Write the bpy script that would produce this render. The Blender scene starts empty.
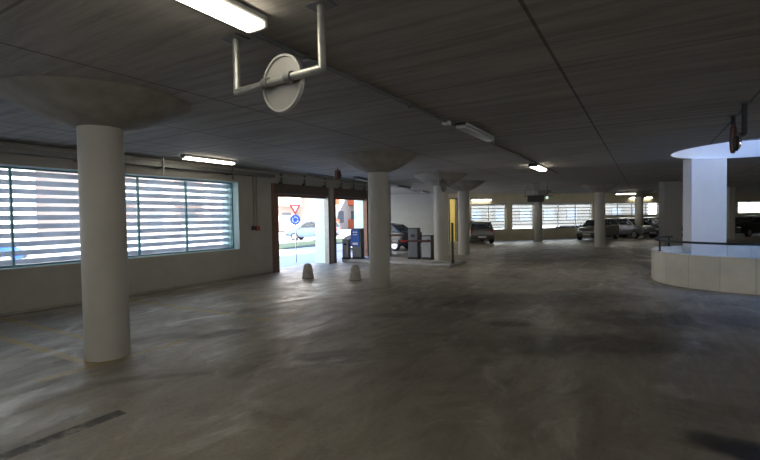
import bpy, bmesh, math, random
from mathutils import Vector, Matrix
random.seed(7)
scene = bpy.context.scene
COL = scene.collection
PI = math.pi
H = 3.0                                   # ceiling height

# ------------------------------------------------------------------ materials
def new_mat(name):
    m = bpy.data.materials.new(name); m.use_nodes = True
    nt = m.node_tree; b = nt.nodes['Principled BSDF']
    return m, nt, b

def mat(name, col, rough=0.6, metal=0.0, var=0.12, scale=6.0, bump=0.0, spec=0.5, emit=None, estr=0.0, stretch=(1,1,1)):
    m, nt, b = new_mat(name)
    N, L = nt.nodes, nt.links
    tc = N.new('ShaderNodeTexCoord'); mp = N.new('ShaderNodeMapping'); mp.inputs['Scale'].default_value = stretch
    nz = N.new('ShaderNodeTexNoise'); nz.inputs['Scale'].default_value = scale; nz.inputs['Detail'].default_value = 5
    L.new(tc.outputs['Object'], mp.inputs['Vector']); L.new(mp.outputs['Vector'], nz.inputs['Vector'])
    mr = N.new('ShaderNodeMapRange'); mr.inputs['From Min'].default_value = .3; mr.inputs['From Max'].default_value = .7
    mr.inputs['To Min'].default_value = 1-var; mr.inputs['To Max'].default_value = 1+var
    L.new(nz.outputs['Fac'], mr.inputs['Value'])
    mx = N.new('ShaderNodeVectorMath'); mx.operation = 'SCALE'; mx.inputs[0].default_value = col
    L.new(mr.outputs['Result'], mx.inputs['Scale']); L.new(mx.outputs['Vector'], b.inputs['Base Color'])
    b.inputs['Roughness'].default_value = rough; b.inputs['Metallic'].default_value = metal
    b.inputs['Specular IOR Level'].default_value = spec
    if bump:
        bp = N.new('ShaderNodeBump'); bp.inputs['Strength'].default_value = bump; bp.inputs['Distance'].default_value = .02
        L.new(nz.outputs['Fac'], bp.inputs['Height']); L.new(bp.outputs['Normal'], b.inputs['Normal'])
    if emit:
        b.inputs['Emission Color'].default_value = (*emit, 1); b.inputs['Emission Strength'].default_value = estr
    return m

def glass_mat(name, tint, clear=.85, rough=.03):
    m, nt, b = new_mat(name); N, L = nt.nodes, nt.links
    out = N['Material Output']
    tr = N.new('ShaderNodeBsdfTransparent'); tr.inputs['Color'].default_value = (*tint, 1)
    b.inputs['Base Color'].default_value = (*[c*.3 for c in tint], 1); b.inputs['Roughness'].default_value = rough
    nz = N.new('ShaderNodeTexNoise'); nz.inputs['Scale'].default_value = 3
    mr = N.new('ShaderNodeMapRange'); mr.inputs['To Min'].default_value = clear-.05; mr.inputs['To Max'].default_value = clear+.05
    L.new(nz.outputs['Fac'], mr.inputs['Value'])
    mx = N.new('ShaderNodeMixShader'); L.new(mr.outputs['Result'], mx.inputs['Fac'])
    L.new(b.outputs['BSDF'], mx.inputs[1]); L.new(tr.outputs['BSDF'], mx.inputs[2]); L.new(mx.outputs['Shader'], out.inputs['Surface'])
    return m

def math_node(nt, op, a, b=None, c=None):
    n = nt.nodes.new('ShaderNodeMath'); n.operation = op
    for i, v in enumerate((a, b, c)):
        if v is None: continue
        if isinstance(v, (int, float)): n.inputs[i].default_value = v
        else: nt.links.new(v, n.inputs[i])
    return n.outputs[0]

def noise(nt, vec, scale, detail=5, rough=.55, stretch=None, dist=0):
    if stretch:
        mp = nt.nodes.new('ShaderNodeMapping'); mp.inputs['Scale'].default_value = stretch
        nt.links.new(vec, mp.inputs['Vector']); vec = mp.outputs['Vector']
    n = nt.nodes.new('ShaderNodeTexNoise'); n.inputs['Scale'].default_value = scale; n.inputs['Detail'].default_value = detail
    n.inputs['Roughness'].default_value = rough; n.inputs['Distortion'].default_value = dist
    nt.links.new(vec, n.inputs['Vector']); return n.outputs['Fac']

def ramp(nt, v, lo, hi, a=0.0, b=1.0):
    n = nt.nodes.new('ShaderNodeMapRange'); n.interpolation_type = 'SMOOTHSTEP'
    n.inputs['From Min'].default_value = lo; n.inputs['From Max'].default_value = hi
    n.inputs['To Min'].default_value = a; n.inputs['To Max'].default_value = b
    nt.links.new(v, n.inputs['Value']); return n.outputs['Result']

def mixcol(nt, fac, a, b, mode='MIX'):
    n = nt.nodes.new('ShaderNodeMix'); n.data_type = 'RGBA'; n.blend_type = mode
    if isinstance(fac, (int, float)): n.inputs[0].default_value = fac
    else: nt.links.new(fac, n.inputs[0])
    for s, v in ((6, a), (7, b)):
        if isinstance(v, tuple): n.inputs[s].default_value = (*v, 1)
        else: nt.links.new(v, n.inputs[s])
    return n.outputs[2]

def floor_material():
    m, nt, b = new_mat('worn_concrete_floor'); N, L = nt.nodes, nt.links
    geo = N.new('ShaderNodeNewGeometry'); pos = geo.outputs['Position']
    sep = N.new('ShaderNodeSeparateXYZ'); L.new(pos, sep.inputs[0]); X, Y = sep.outputs[0], sep.outputs[1]
    big = noise(nt, pos, .42, 7, .62, (1, .6, 1), .8)
    mid = noise(nt, pos, 1.3, 8, .68, (1.0, .6, 1), 1.0)
    streak = noise(nt, pos, 4.0, 7, .75, (1.4, .25, 1), .6)
    fine = noise(nt, pos, 28, 6, .7)
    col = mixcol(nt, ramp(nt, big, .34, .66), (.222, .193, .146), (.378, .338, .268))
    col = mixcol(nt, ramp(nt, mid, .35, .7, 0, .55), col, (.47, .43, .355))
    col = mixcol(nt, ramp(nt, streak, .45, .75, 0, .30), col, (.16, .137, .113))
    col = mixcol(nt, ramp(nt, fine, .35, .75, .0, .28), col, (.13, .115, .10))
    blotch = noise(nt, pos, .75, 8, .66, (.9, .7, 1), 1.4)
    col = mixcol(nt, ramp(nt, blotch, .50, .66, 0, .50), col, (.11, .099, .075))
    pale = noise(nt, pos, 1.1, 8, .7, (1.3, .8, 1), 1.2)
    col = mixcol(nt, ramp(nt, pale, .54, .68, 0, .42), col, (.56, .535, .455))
    # oil and tyre stains with a shape of their own
    warp = math_node(nt, 'MULTIPLY', math_node(nt, 'SUBTRACT', noise(nt, pos, 2.4, 4), .5), 1.1)
    def blot(cx, cy, rx, ry, ang, amount, c=(.03, .026, .023)):
        nonlocal col
        ca, sa = math.cos(ang), math.sin(ang)
        dx = math_node(nt, 'SUBTRACT', X, cx); dy = math_node(nt, 'SUBTRACT', Y, cy)
        u = math_node(nt, 'ADD', math_node(nt, 'MULTIPLY', dx, ca/rx), math_node(nt, 'MULTIPLY', dy, sa/rx))
        v = math_node(nt, 'ADD', math_node(nt, 'MULTIPLY', dx, -sa/ry), math_node(nt, 'MULTIPLY', dy, ca/ry))
        d = math_node(nt, 'SQRT', math_node(nt, 'ADD', math_node(nt, 'MULTIPLY', u, u), math_node(nt, 'MULTIPLY', v, v)))
        d = math_node(nt, 'ADD', d, warp)
        col = mixcol(nt, ramp(nt, d, .45, 1.15, amount, 0), col, c)
    blot(.66, 3.72, .5, .22, -.25, 1.0)
    blot(-1.75, 6.55, .45, .2, .3, .6)
    blot(-.55, 5.95, 1.7, .55, .5, .6)
    blot(-3.2, 4.1, .55, .2, .9, .45)
    blot(-2.0, 8.6, 2.4, .8, .6, .55)
    blot(.6, 8.0, 1.9, .7, .4, .55)
    blot(-3.5, 6.3, .5, .22, .6, .4)
    blot(-5.1, 4.2, .4, .2, 1.2, .4)
    blot(-6.3, 7.6, .35, .2, 0, .4)
    # worn yellow parking lines
    wear = ramp(nt, noise(nt, pos, 5, 6, .7), .30, .52, .15, .9)
    def line(x0, x1, y0, y1, amt, c=(.40, .285, .085)):
        nonlocal col
        cx, hx, cy, hy = (x0+x1)/2, abs(x1-x0)/2, (y0+y1)/2, abs(y1-y0)/2
        a = math_node(nt, 'COMPARE', X, cx, hx); c2 = math_node(nt, 'COMPARE', Y, cy, hy)
        f = math_node(nt, 'MULTIPLY', math_node(nt, 'MULTIPLY', a, c2), math_node(nt, 'MULTIPLY', wear, amt))
        col = mixcol(nt, f, col, c)
    line(-9.4, -5.35, 2.53, 2.65, 1.0); line(-9.2, -6.3, 3.09, 3.19, .9)
    line(-9.4, -5.1, 5.06, 5.17, 1.0); line(-8.3, -5.6, 6.50, 6.60, .7)
    line(-5.32, -5.22, 2.02, 3.75, .9); line(-9.4, -5.2, -.2, -.08, .9)
    line(-5.2, -5.1, 4.9, 5.9, .6)
    line(-3.84, -3.71, -6, 2.06, .95, (.035, .03, .027))
    line(-9.5, -9.36, -8, 9.7, .5, (.04, .035, .03))
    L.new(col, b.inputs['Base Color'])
    r = ramp(nt, pale, .42, .66, .56, .34)
    r = math_node(nt, 'ADD', r, ramp(nt, streak, .4, .7, -.04, .10))
    L.new(r, b.inputs['Roughness'])
    bp = N.new('ShaderNodeBump'); bp.inputs['Strength'].default_value = .12; bp.inputs['Distance'].default_value = .02
    L.new(math_node(nt, 'ADD', mid, math_node(nt, 'MULTIPLY', streak, .6)), bp.inputs['Height']); L.new(bp.outputs['Normal'], b.inputs['Normal'])
    b.inputs['Specular IOR Level'].default_value = .5
    return m

def ceiling_material():
    m, nt, b = new_mat('board_marked_concrete'); N, L = nt.nodes, nt.links
    geo = N.new('ShaderNodeNewGeometry'); pos = geo.outputs['Position']
    sep = N.new('ShaderNodeSeparateXYZ'); L.new(pos, sep.inputs[0]); X, Y = sep.outputs[0], sep.outputs[1]
    big = noise(nt, pos, .5, 5, .6)
    board = noise(nt, pos, 1.0, 4, .7, (.45, 7.0, 1), .1)
    fine = noise(nt, pos, 14, 6, .7, (.4, 2.5, 1))
    col = mixcol(nt, ramp(nt, big, .3, .7), (.35, .325, .285), (.44, .41, .36))
    col = mixcol(nt, ramp(nt, board, .38, .68, 0, .75), col, (.22, .204, .178))
    col = mixcol(nt, ramp(nt, fine, .45, .75, 0, .35), col, (.48, .46, .435))
    def seam(v, at, hw, amt):
        nonlocal col
        col = mixcol(nt, math_node(nt, 'MULTIPLY', math_node(nt, 'COMPARE', v, at, hw), amt), col, (.045, .042, .038))
    for s in (-8.0, -6.1, -4.3, -.70, 1.15, 3.0, 4.8): seam(X, s, .014, .7)
    for s in (1.3, 4.6, 7.9, 11.2, 14.5, 17.8): seam(Y, s, .012, .55)
    for s in (-9.05, -8.6, -7.6): seam(X, s, .02, .55)
    L.new(col, b.inputs['Base Color']); b.inputs['Roughness'].default_value = .8
    bp = N.new('ShaderNodeBump'); bp.inputs['Strength'].default_value = .25; bp.inputs['Distance'].default_value = .02
    L.new(board, bp.inputs['Height']); L.new(bp.outputs['Normal'], b.inputs['Normal'])
    return m

def brick_material():
    m, nt, b = new_mat('white_painted_brick'); N, L = nt.nodes, nt.links
    tc = N.new('ShaderNodeTexCoord'); mp = N.new('ShaderNodeMapping')
    mp.inputs['Rotation'].default_value = (-PI/2, 0, 0); L.new(tc.outputs['Object'], mp.inputs['Vector'])
    br = N.new('ShaderNodeTexBrick'); br.inputs['Scale'].default_value = 1
    br.inputs['Brick Width'].default_value = .3; br.inputs['Row Height'].default_value = .12; br.inputs['Mortar Size'].default_value = .006
    br.inputs['Color1'].default_value = (.46, .48, .47, 1); br.inputs['Color2'].default_value = (.43, .45, .44, 1); br.inputs['Mortar'].default_value = (.38, .40, .40, 1)
    L.new(mp.outputs['Vector'], br.inputs['Vector']); L.new(br.outputs['Color'], b.inputs['Base Color']); b.inputs['Roughness'].default_value = .7
    return m

M = {}
M['floor'] = floor_material(); M['ceiling'] = ceiling_material(); M['brick'] = brick_material()
M['capital'] = mat('capital_concrete', (.26, .243, .212), .85, var=.18, scale=5, bump=.1)
M['paint'] = mat('white_wall_paint', (.33, .315, .28), .75, var=.07, scale=2.2)
M['column'] = mat('cream_column_paint', (.36, .345, .305), .55, var=.05, scale=3.0)
M['cream'] = mat('cream_wall_paint', (.60, .54, .39), .75, var=.08, scale=2)
M['pillar'] = mat('white_shaft_plaster', (.78, .78, .77), .8, var=.03, scale=2)
M['shaft'] = mat('dark_shaft_absorber', (.10, .10, .105), .85, var=.03, scale=2)  # dark so the unseen upper shaft bounces little light
M['grey_pillar'] = mat('grey_pillar_paint', (.24, .24, .24), .8, var=.06, scale=2)
M['parapet'] = mat('pale_concrete_panels', (.60, .59, .55), .75, var=.06, scale=2.5)
M['yellow'] = mat('yellow_wall_paint', (.80, .73, .40), .7, var=.05)
M['teal'] = mat('teal_window_metal', (.10, .24, .28), .4, .3, var=.06)
M['reveal'] = mat('pale_teal_reveal', (.50, .66, .68), .6, var=.05)
M['louvre'] = mat('grey_blue_louvre', (.34, .37, .45), .55, .0, var=.08, scale=3)
def frosted(name, refl, trans):
    m, nt, b = new_mat(name); N, L = nt.nodes, nt.links
    tl = N.new('ShaderNodeBsdfTranslucent'); nz = noise(nt, N.new('ShaderNodeNewGeometry').outputs['Position'], 3, 4)
    v = N.new('ShaderNodeVectorMath'); v.operation = 'SCALE'; v.inputs[0].default_value = trans; L.new(ramp(nt, nz, .3, .7, .85, 1.15), v.inputs['Scale'])
    L.new(v.outputs['Vector'], tl.inputs['Color']); b.inputs['Base Color'].default_value = (*refl, 1); b.inputs['Roughness'].default_value = .35
    a = N.new('ShaderNodeAddShader'); L.new(tl.outputs['BSDF'], a.inputs[0]); L.new(b.outputs['BSDF'], a.inputs[1]); L.new(a.outputs['Shader'], N['Material Output'].inputs['Surface'])
    return m
M['louvre'] = frosted('frosted_glass_louvre', (.20, .21, .23), (.35, .352, .36))
M['galv'] = mat('galvanised_steel', (.40, .40, .36), .42, .8, var=.15, scale=14)
M['galv_dark'] = mat('dull_steel', (.18, .18, .17), .5, .7, var=.15, scale=12)
M['black'] = mat('black_metal', (.012, .013, .016), .6, .0, var=.1)
M['dark'] = mat('dark_plastic', (.035, .034, .033), .6, var=.1)
M['mirror_back'] = mat('mirror_back_grey', (.30, .29, .265), .5, .1, var=.05)
M['rim'] = mat('mirror_rim', (.45, .44, .41), .4, .2, var=.04)
M['rust'] = mat('reddish_brown_disc', (.12, .05, .035), .6, var=.15)
M['mirror'] = mat('mirror_face', (.75, .75, .75), .08, 1.0, var=.02)
M['tube'] = mat('lit_diffuser', (.9, .9, .85), .4, emit=(1.0, .93, .78), estr=12.0, var=.02)
M['tube_off'] = mat('unlit_diffuser', (.42, .42, .42), .35, var=.04)
M['batten'] = mat('lamp_body_grey', (.40, .40, .38), .55, var=.05)
M['batten_dark'] = mat('lamp_body_dark', (.14, .14, .14), .55, var=.05)
M['brown_steel'] = mat('brown_door_steel', (.15, .078, .05), .6, .2, var=.2, scale=5)
M['shutter'] = mat('dark_shutter_slats', (.085, .062, .048), .6, .3, var=.25, scale=25, stretch=(1, .2, 6))
M['concrete'] = mat('light_concrete', (.40, .38, .34), .85, var=.15, scale=9, bump=.1)
M['kerb'] = mat('kerb_concrete', (.34, .34, .34), .8, var=.12, scale=6)
M['machine'] = mat('machine_grey_blue', (.13, .145, .165), .5, .2, var=.06)
M['machine_light'] = mat('machine_light_grey', (.32, .34, .37), .5, .1, var=.05)
M['machine_dark'] = mat('machine_dark_side', (.03, .031, .036), .5, .2, var=.06)
M['blue'] = mat('sign_blue', (.02, .12, .55), .45, var=.03)
M['white'] = mat('sign_white', (.80, .80, .80), .5, var=.03)
M['red'] = mat('sign_red', (.55, .035, .03), .45, var=.04)
M['redbox'] = mat('call_point_red', (.34, .07, .05), .5, var=.06)
M['arm'] = mat('barrier_arm_brown', (.10, .05, .045), .5, var=.08)
M['asphalt'] = mat('outside_paving', (.55, .53, .50), .9, var=.06, scale=3)
M['road'] = mat('asphalt_yard', (.085, .09, .10), .9, var=.12, scale=1)
M['facade_far'] = mat('dark_facade', (.10, .097, .092), .85, var=.2, scale=.25)  # even dark tone keeps the far view from burning out
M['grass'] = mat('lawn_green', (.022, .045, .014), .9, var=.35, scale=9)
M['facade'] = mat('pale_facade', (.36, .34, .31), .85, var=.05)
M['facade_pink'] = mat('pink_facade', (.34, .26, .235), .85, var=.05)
M['orange'] = mat('orange_balcony', (.24, .05, .018), .8, var=.06)
M['facade_win'] = mat('facade_window', (.12, .14, .17), .25, var=.1)
M['pane'] = glass_mat('window_glass', (.93, .97, .98), .92)
M['car_glass'] = glass_mat('car_glass', (.5, .53, .55), .75)
M['tyre'] = mat('tyre_rubber', (.015, .015, .015), .85, var=.1)
M['wheel'] = mat('wheel_rim', (.35, .35, .36), .35, .7, var=.06)
M['lamp_clear'] = mat('headlamp', (.55, .55, .55), .12, .5, var=.02)
M['lamp_red'] = mat('tail_lamp', (.25, .02, .02), .2, var=.03)
M['plate'] = mat('number_plate', (.6, .6, .58), .5, var=.02)
M['glow_green'] = mat('sign_lamp', (.7, .9, .8), .4, emit=(.7, 1, .85), estr=.7, var=.02)
def paint(name, c, r=.28, met=.35): return mat(name, c, r, met, var=.03, scale=2)

# ------------------------------------------------------------------ mesh helpers
def box(bm, lo, hi, mtx=None):
    x0, y0, z0 = lo; x1, y1, z1 = hi
    vs = [bm.verts.new(p) for p in ((x0,y0,z0),(x1,y0,z0),(x1,y1,z0),(x0,y1,z0),(x0,y0,z1),(x1,y0,z1),(x1,y1,z1),(x0,y1,z1))]
    for f in ((0,3,2,1),(4,5,6,7),(0,1,5,4),(1,2,6,5),(2,3,7,6),(3,0,4,7)): bm.faces.new([vs[i] for i in f])
    if mtx is not None:
        for v in vs: v.co = mtx @ v.co
    return vs

def rbox(bm, lo, hi, bev=.01, seg=2, mtx=None):
    t = bmesh.new(); box(t, lo, hi)
    bmesh.ops.bevel(t, geom=t.edges[:], offset=bev, segments=seg, affect='EDGES', profile=.5)
    if mtx is not None: bmesh.ops.transform(t, matrix=mtx, verts=t.verts[:])
    me = bpy.data.meshes.new('t'); t.to_mesh(me); t.free(); bm.from_mesh(me); bpy.data.meshes.remove(me)

def cyl(bm, p0, p1, r0, r1=None, n=20, caps=True):
    r1 = r0 if r1 is None else r1
    p0, p1 = Vector(p0), Vector(p1); d = (p1-p0).normalized()
    a = d.orthogonal().normalized(); b = d.cross(a)
    A = [bm.verts.new(p0 + r0*(math.cos(2*PI*i/n)*a + math.sin(2*PI*i/n)*b)) for i in range(n)]
    B = [bm.verts.new(p1 + r1*(math.cos(2*PI*i/n)*a + math.sin(2*PI*i/n)*b)) for i in range(n)]
    for i in range(n): bm.faces.new((A[i], A[(i+1)%n], B[(i+1)%n], B[i]))
    if caps: bm.faces.new(A[::-1]); bm.faces.new(B)

def lathe(bm, prof, n=48, mtx=None):
    rings = []
    for r, z in prof:
        if r < 1e-5: rings.append([bm.verts.new((0, 0, z))])
        else: rings.append([bm.verts.new((r*math.cos(2*PI*i/n), r*math.sin(2*PI*i/n), z)) for i in range(n)])
    for A, B in zip(rings, rings[1:]):
        for i in range(n):
            j = (i+1) % n
            if len(A) == 1 and len(B) == 1: continue
            if len(A) == 1: bm.faces.new((A[0], B[j], B[i]))
            elif len(B) == 1: bm.faces.new((A[i], A[j], B[0]))
            else: bm.faces.new((A[i], A[j], B[j], B[i]))
    if mtx is not None:
        for R_ in rings:
            for v in R_: v.co = mtx @ v.co

def tube(bm, pts, r, n=12):
    for a, b in zip(pts, pts[1:]): cyl(bm, a, b, r, n=n)
    for p in pts[1:-1]:
        bmesh.ops.create_uvsphere(bm, u_segments=n, v_segments=8, radius=r, matrix=Matrix.Translation(Vector(p)))

def obj(name, bm, m, parent=None, smooth=False, loc=None, rotz=None):
    bmesh.ops.recalc_face_normals(bm, faces=bm.faces[:])
    me = bpy.data.meshes.new(name); bm.to_mesh(me); bm.free()
    me.materials.append(m)
    if smooth:
        for p in me.polygons: p.use_smooth = True
        me.set_sharp_from_angle(angle=math.radians(38))
    o = bpy.data.objects.new(name, me); COL.objects.link(o)
    if parent: o.parent = parent
    if loc is not None: o.location = loc
    if rotz is not None: o.rotation_euler.z = rotz
    return o

def empty(name, loc=(0,0,0), rotz=0.0):
    o = bpy.data.objects.new(name, None); o.empty_display_size = .2; COL.objects.link(o)
    o.location = loc; o.rotation_euler.z = rotz; return o

def tag(o, label, cat, group=None):
    o['label'] = label; o['category'] = cat
    if group: o['group'] = group
    return o

def struct(o, label=None):
    o['kind'] = 'structure'
    if label: o['label'] = label
    return o

def copy_tree(o, parent=None):
    c = o.copy(); COL.objects.link(c)
    if parent: c.parent = parent
    for ch in list(o.children): copy_tree(ch, c)
    return c

# ------------------------------------------------------------------ plan
XL, XLO = -9.5, -10.15                     # inner and outer face of the left wall
FA = Vector((-9.46, 26.94, 0)); FD = Vector((.716, .698, 0)).normalized(); FN = Vector((-FD.y, FD.x, 0))   # far wall line
FANG = math.atan2(FD.y, FD.x)
VA = math.radians(30.786)                  # second building axis (far bays and pillars)
XR, YB, XN = 14.0, -8.0, -13.0
def far(u, v=0, z=0): return FA + FD*u + FN*v + Vector((0, 0, z))
u_end = (XR - FA.x)/FD.x; u_start = (XN - 1.0 - FA.x)/FD.x

def superellipse(cx, cy, a, b, n, cnt=96):
    out = []
    for i in range(cnt):
        t = 2*PI*i/cnt; c, s = math.cos(t), math.sin(t)
        out.append((cx + a*math.copysign(abs(c)**(2/n), c), cy + b*math.copysign(abs(s)**(2/n), s)))
    return out
HOLE = superellipse(2.37, 12.9, 1.85, 1.85, 2.0)
PAR_O = superellipse(2.36, 12.98, 2.22, 2.02, 2.35); PAR_I = superellipse(2.36, 12.98, 2.02, 1.82, 2.35)

def slab(name, outer, holes, z, thick, m):
    bm = bmesh.new(); edges = []
    for lp in [outer] + holes:
        vs = [bm.verts.new((x, y, z)) for x, y in lp]
        edges += [bm.edges.new((vs[i], vs[(i+1) % len(vs)])) for i in range(len(vs))]
    bmesh.ops.triangle_fill(bm, edges=edges, use_beauty=True, use_dissolve=False)
    if thick:
        ret = bmesh.ops.extrude_face_region(bm, geom=bm.faces[:])
        for v in [g for g in ret['geom'] if isinstance(g, bmesh.types.BMVert)]: v.co.z += thick
    return struct(obj(name, bm, m))
fe, fs = far(u_end), far(u_start)
floor_poly = [(XLO, YB), (XR, YB), (fe.x, fe.y), (fs.x, fs.y), (XN, 16.9), (XLO, 16.9)]
slab('floor', floor_poly, [PAR_I], -.3, .3, M['floor'])
fe2, fs2 = far(u_end+.4, .35), far(u_start-.4, .35)
ceil_poly = [(XLO-.1, YB-.3), (XR+.3, YB-.3), (fe2.x, fe2.y), (fs2.x, fs2.y), (XN-.3, 16.9), (XLO-.1, 16.9)]
slab('ceiling', ceil_poly, [HOLE], H, .4, M['ceiling'])

def wall(name, origin, d, length, thick, height, openings, m, start=0.0):
    """wall along d from origin; outward = left of d; openings = (u0,u1,z0,z1)"""
    bm = bmesh.new()
    us = sorted({start, length, *[o[0] for o in openings], *[o[1] for o in openings]})
    for a, b in zip(us, us[1:]):
        zs = [(o[2], o[3]) for o in openings if o[0] <= a+1e-6 and o[1] >= b-1e-6]
        z = 0.0
        for z0, z1 in sorted(zs):
            if z0 > z+1e-6: box(bm, (a, 0, z), (b, thick, z0))
            z = z1
        if z < height-1e-6: box(bm, (a, 0, z), (b, thick, height))
    bmesh.ops.remove_doubles(bm, verts=bm.verts[:], dist=1e-5)
    return struct(obj(name, bm, m, loc=origin, rotz=math.atan2(d.y, d.x)))

# left wall: u = Y - YB ; outward is -X
WY0, WY1, WZ0, WZ1 = -3.0, 8.46, .79, 2.62
D1, D2, DZ = (9.69, 12.52), (12.77, 15.02), 2.66
wall('wall_left', (XL, YB, 0), Vector((0, 1, 0)), 16.9-YB, XL-XLO, H,
     [(WY0-YB, WY1-YB, WZ0, WZ1), (D1[0]-YB, D1[1]-YB, 0, DZ), (D2[0]-YB, D2[1]-YB, 0, DZ)], M['paint'])
bm = bmesh.new(); box(bm, (XL, YB, 0), (XL+.012, D1[0]-.02, .05)); struct(obj('baseboard_left', bm, M['capital']))
bm = bmesh.new(); box(bm, (u_start, -.025, 0), (-1.44, 0, H)); struct(obj('wall_brick', bm, M['brick'], loc=FA, rotz=FANG))
wall('wall_back', (XR, YB, 0), Vector((-1, 0, 0)), XR-XLO, .25, H, [(a, a+4.2, 1.5, 2.65) for a in (1.5, 9.5, 17.5)], M['paint'])  # unseen openings added behind the camera to let in more daylight
wall('wall_right', (XR, fe.y, 0), Vector((0, -1, 0)), fe.y-YB, .25, H, [(a, a+4.2, 1.5, 2.65) for a in (28.5, 38.5, 46.5)], M['paint'])  # unseen openings added on the right for extra daylight

# far wall with strip windows and the yellow doorway
FW = [(.09, 2.53, .665, 2.33), (2.94, 4.55, .665, 2.33), (5.04, 8.99, .665, 2.33), (9.86, 14.47, 1.46, 2.33), (17.3, 19.8, 1.46, 2.33), (21.5, 26.0, 1.46, 2.33), (26.6, 31.0, 1.46, 2.33)]
wall('wall_far', FA, FD, u_end, .3, H, FW + [(-1.36, -.86, 0, 2.7)], M['cream'], start=u_start)

# ------------------------------------------------------------------ windows
def window(name, origin, d, u0, u1, z0, z1, mull, depth, frame_m, slat, pane=True, reveal=None, thick=.65):
    """built in a frame local to the opening: x along the wall, y outward"""
    w = struct(empty(name, origin, math.atan2(d.y, d.x)))
    f = .05
    bm = bmesh.new()
    for lo, hi in (((u0, depth, z0), (u1, depth+.07, z0+f)), ((u0, depth, z1-f), (u1, depth+.07, z1)), ((u0, depth, z0+f), (u0+f, depth+.07, z1-f)), ((u1-f, depth, z0+f), (u1, depth+.07, z1-f))): box(bm, lo, hi)
    obj('window_frame', bm, frame_m, w)
    for u in mull:
        bm = bmesh.new(); box(bm, (u-.018, depth, z0+f), (u+.018, depth+.05, z1-f)); obj('mullion', bm, frame_m, w)
    bm = bmesh.new(); box(bm, (u0+f, depth+.03, z0+f), (u1-f, depth+.04, z1-f)); obj('pane', bm, M['pane'], w)
    pitch, sh, tilt, yo, sm = slat
    bm = bmesh.new(); z = z0+pitch*.55
    while z < z1-.03:
        rbox(bm, (u0+.02, -.045, -sh/2), (u1-.02, .045, sh/2), .008, 1, Matrix.Translation((0, yo, z)) @ Matrix.Rotation(tilt, 4, 'X'))
        z += pitch
    obj('louvre', bm, sm, w)
    if reveal:
        bm = bmesh.new()
        box(bm, (u0+.002, .0, z0), (u1-.002, depth, z0+.015)); obj('window_sill', bm, reveal, w)
        bm = bmesh.new()
        box(bm, (u1-.015, .0, z0+.015), (u1, thick, z1)); box(bm, (u0, 0, z0+.015), (u0+.015, thick, z1)); box(bm, (u0+.015, 0, z1-.015), (u1-.015, depth, z1))
        obj('reveal', bm, reveal, w)
    return w
mull = [y-YB for y in (-1.5, -.25, 1.0, 2.25, 3.475, 4.68, 5.80, 7.01)]
window('window_1', (XL, YB, 0), Vector((0, 1, 0)), WY0-YB, WY1-YB, WZ0, WZ1, mull, .22, M['teal'], (.163, .098, 0, .47, M['louvre']), reveal=M['reveal'])
frame_grey = mat('grey_window_metal', (.42, .44, .46), .45, .3, var=.05)
slat_far = mat('grey_louvre_far', (.16, .165, .18), .5, var=.05)
for i, (a, b, z0, z1) in enumerate(FW):
    n = max(1, round((b-a)/1.25))
    window('window_%d' % (i+2), FA, FD, a, b, z0, z1, [a+(b-a)*k/n for k in range(1, n)], .06, frame_grey, (.21, .045, 0, .22, slat_far))

# ------------------------------------------------------------------ roller-shutter doorways
def doorway(name, y0, y1):
    d = struct(empty(name, (XL, y0, 0))); w = y1-y0
    bm = bmesh.new(); rw = .27 if name == 'door_1' else .09; box(bm, (-.30, .0, 0), (.02, rw, DZ)); box(bm, (-.12, rw, 0), (-.06, rw+.04, 2.3)); obj('guide_rail', bm, M['brown_steel'], d)
    bm = bmesh.new(); box(bm, (-.16, w-.10, 0), (.015, w, DZ)); obj('guide_rail', bm, M['galv_dark'] if name == 'door_1' else M['brown_steel'], d)
    bm = bmesh.new(); rbox(bm, (-.20, .10, 2.36), (.05, w-.10, 2.66), .03, 2); obj('shutter_box', bm, M['shutter'], d)
    bm = bmesh.new(); box(bm, (-.12, .10, 2.27), (-.07, w-.10, 2.36)); obj('shutter_curtain', bm, M['brown_steel'], d)
    bm = bmesh.new(); box(bm, (-.655, w-.012, 0), (-.16, w, DZ)); obj('reveal', bm, M['reveal'], d)
    for k in range(3):
        y = .35 + k*(w-.7)/2
        bm = bmesh.new(); box(bm, (.0, y-.025, 2.64), (.12, y+.025, 2.72)); box(bm, (.08, y-.025, 2.64), (.12, y+.025, 2.96)); obj('bracket', bm, M['galv_dark'], d)
    return d
doorway('door_1', *D1); doorway('door_2', *D2)

# yellow-lit doorway in the far wall
d = struct(empty('door_3', FA, FANG))
bm = bmesh.new()
box(bm, (-1.40, -.02, 0), (-1.34, .3, 2.72)); box(bm, (-.88, -.02, 0), (-.82, .3, 2.72)); box(bm, (-1.34, -.02, 2.66), (-.88, .3, 2.72)); obj('door_frame', bm, M['galv_dark'], d)
r = struct(empty('wall_stairwell', FA, FANG))
bm = bmesh.new()
box(bm, (-2.4, 2.3, 0), (.2, 2.45, H)); box(bm, (-2.5, .3, 0), (-2.4, 2.45, H)); box(bm, (.05, .3, 0), (.2, 2.3, H)); box(bm, (-2.4, .3, H-.05), (.05, 2.3, H)); box(bm, (-2.4, .3, -.05), (.05, 2.3, 0))
obj('wall_lining', bm, M['yellow'], r)

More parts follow.
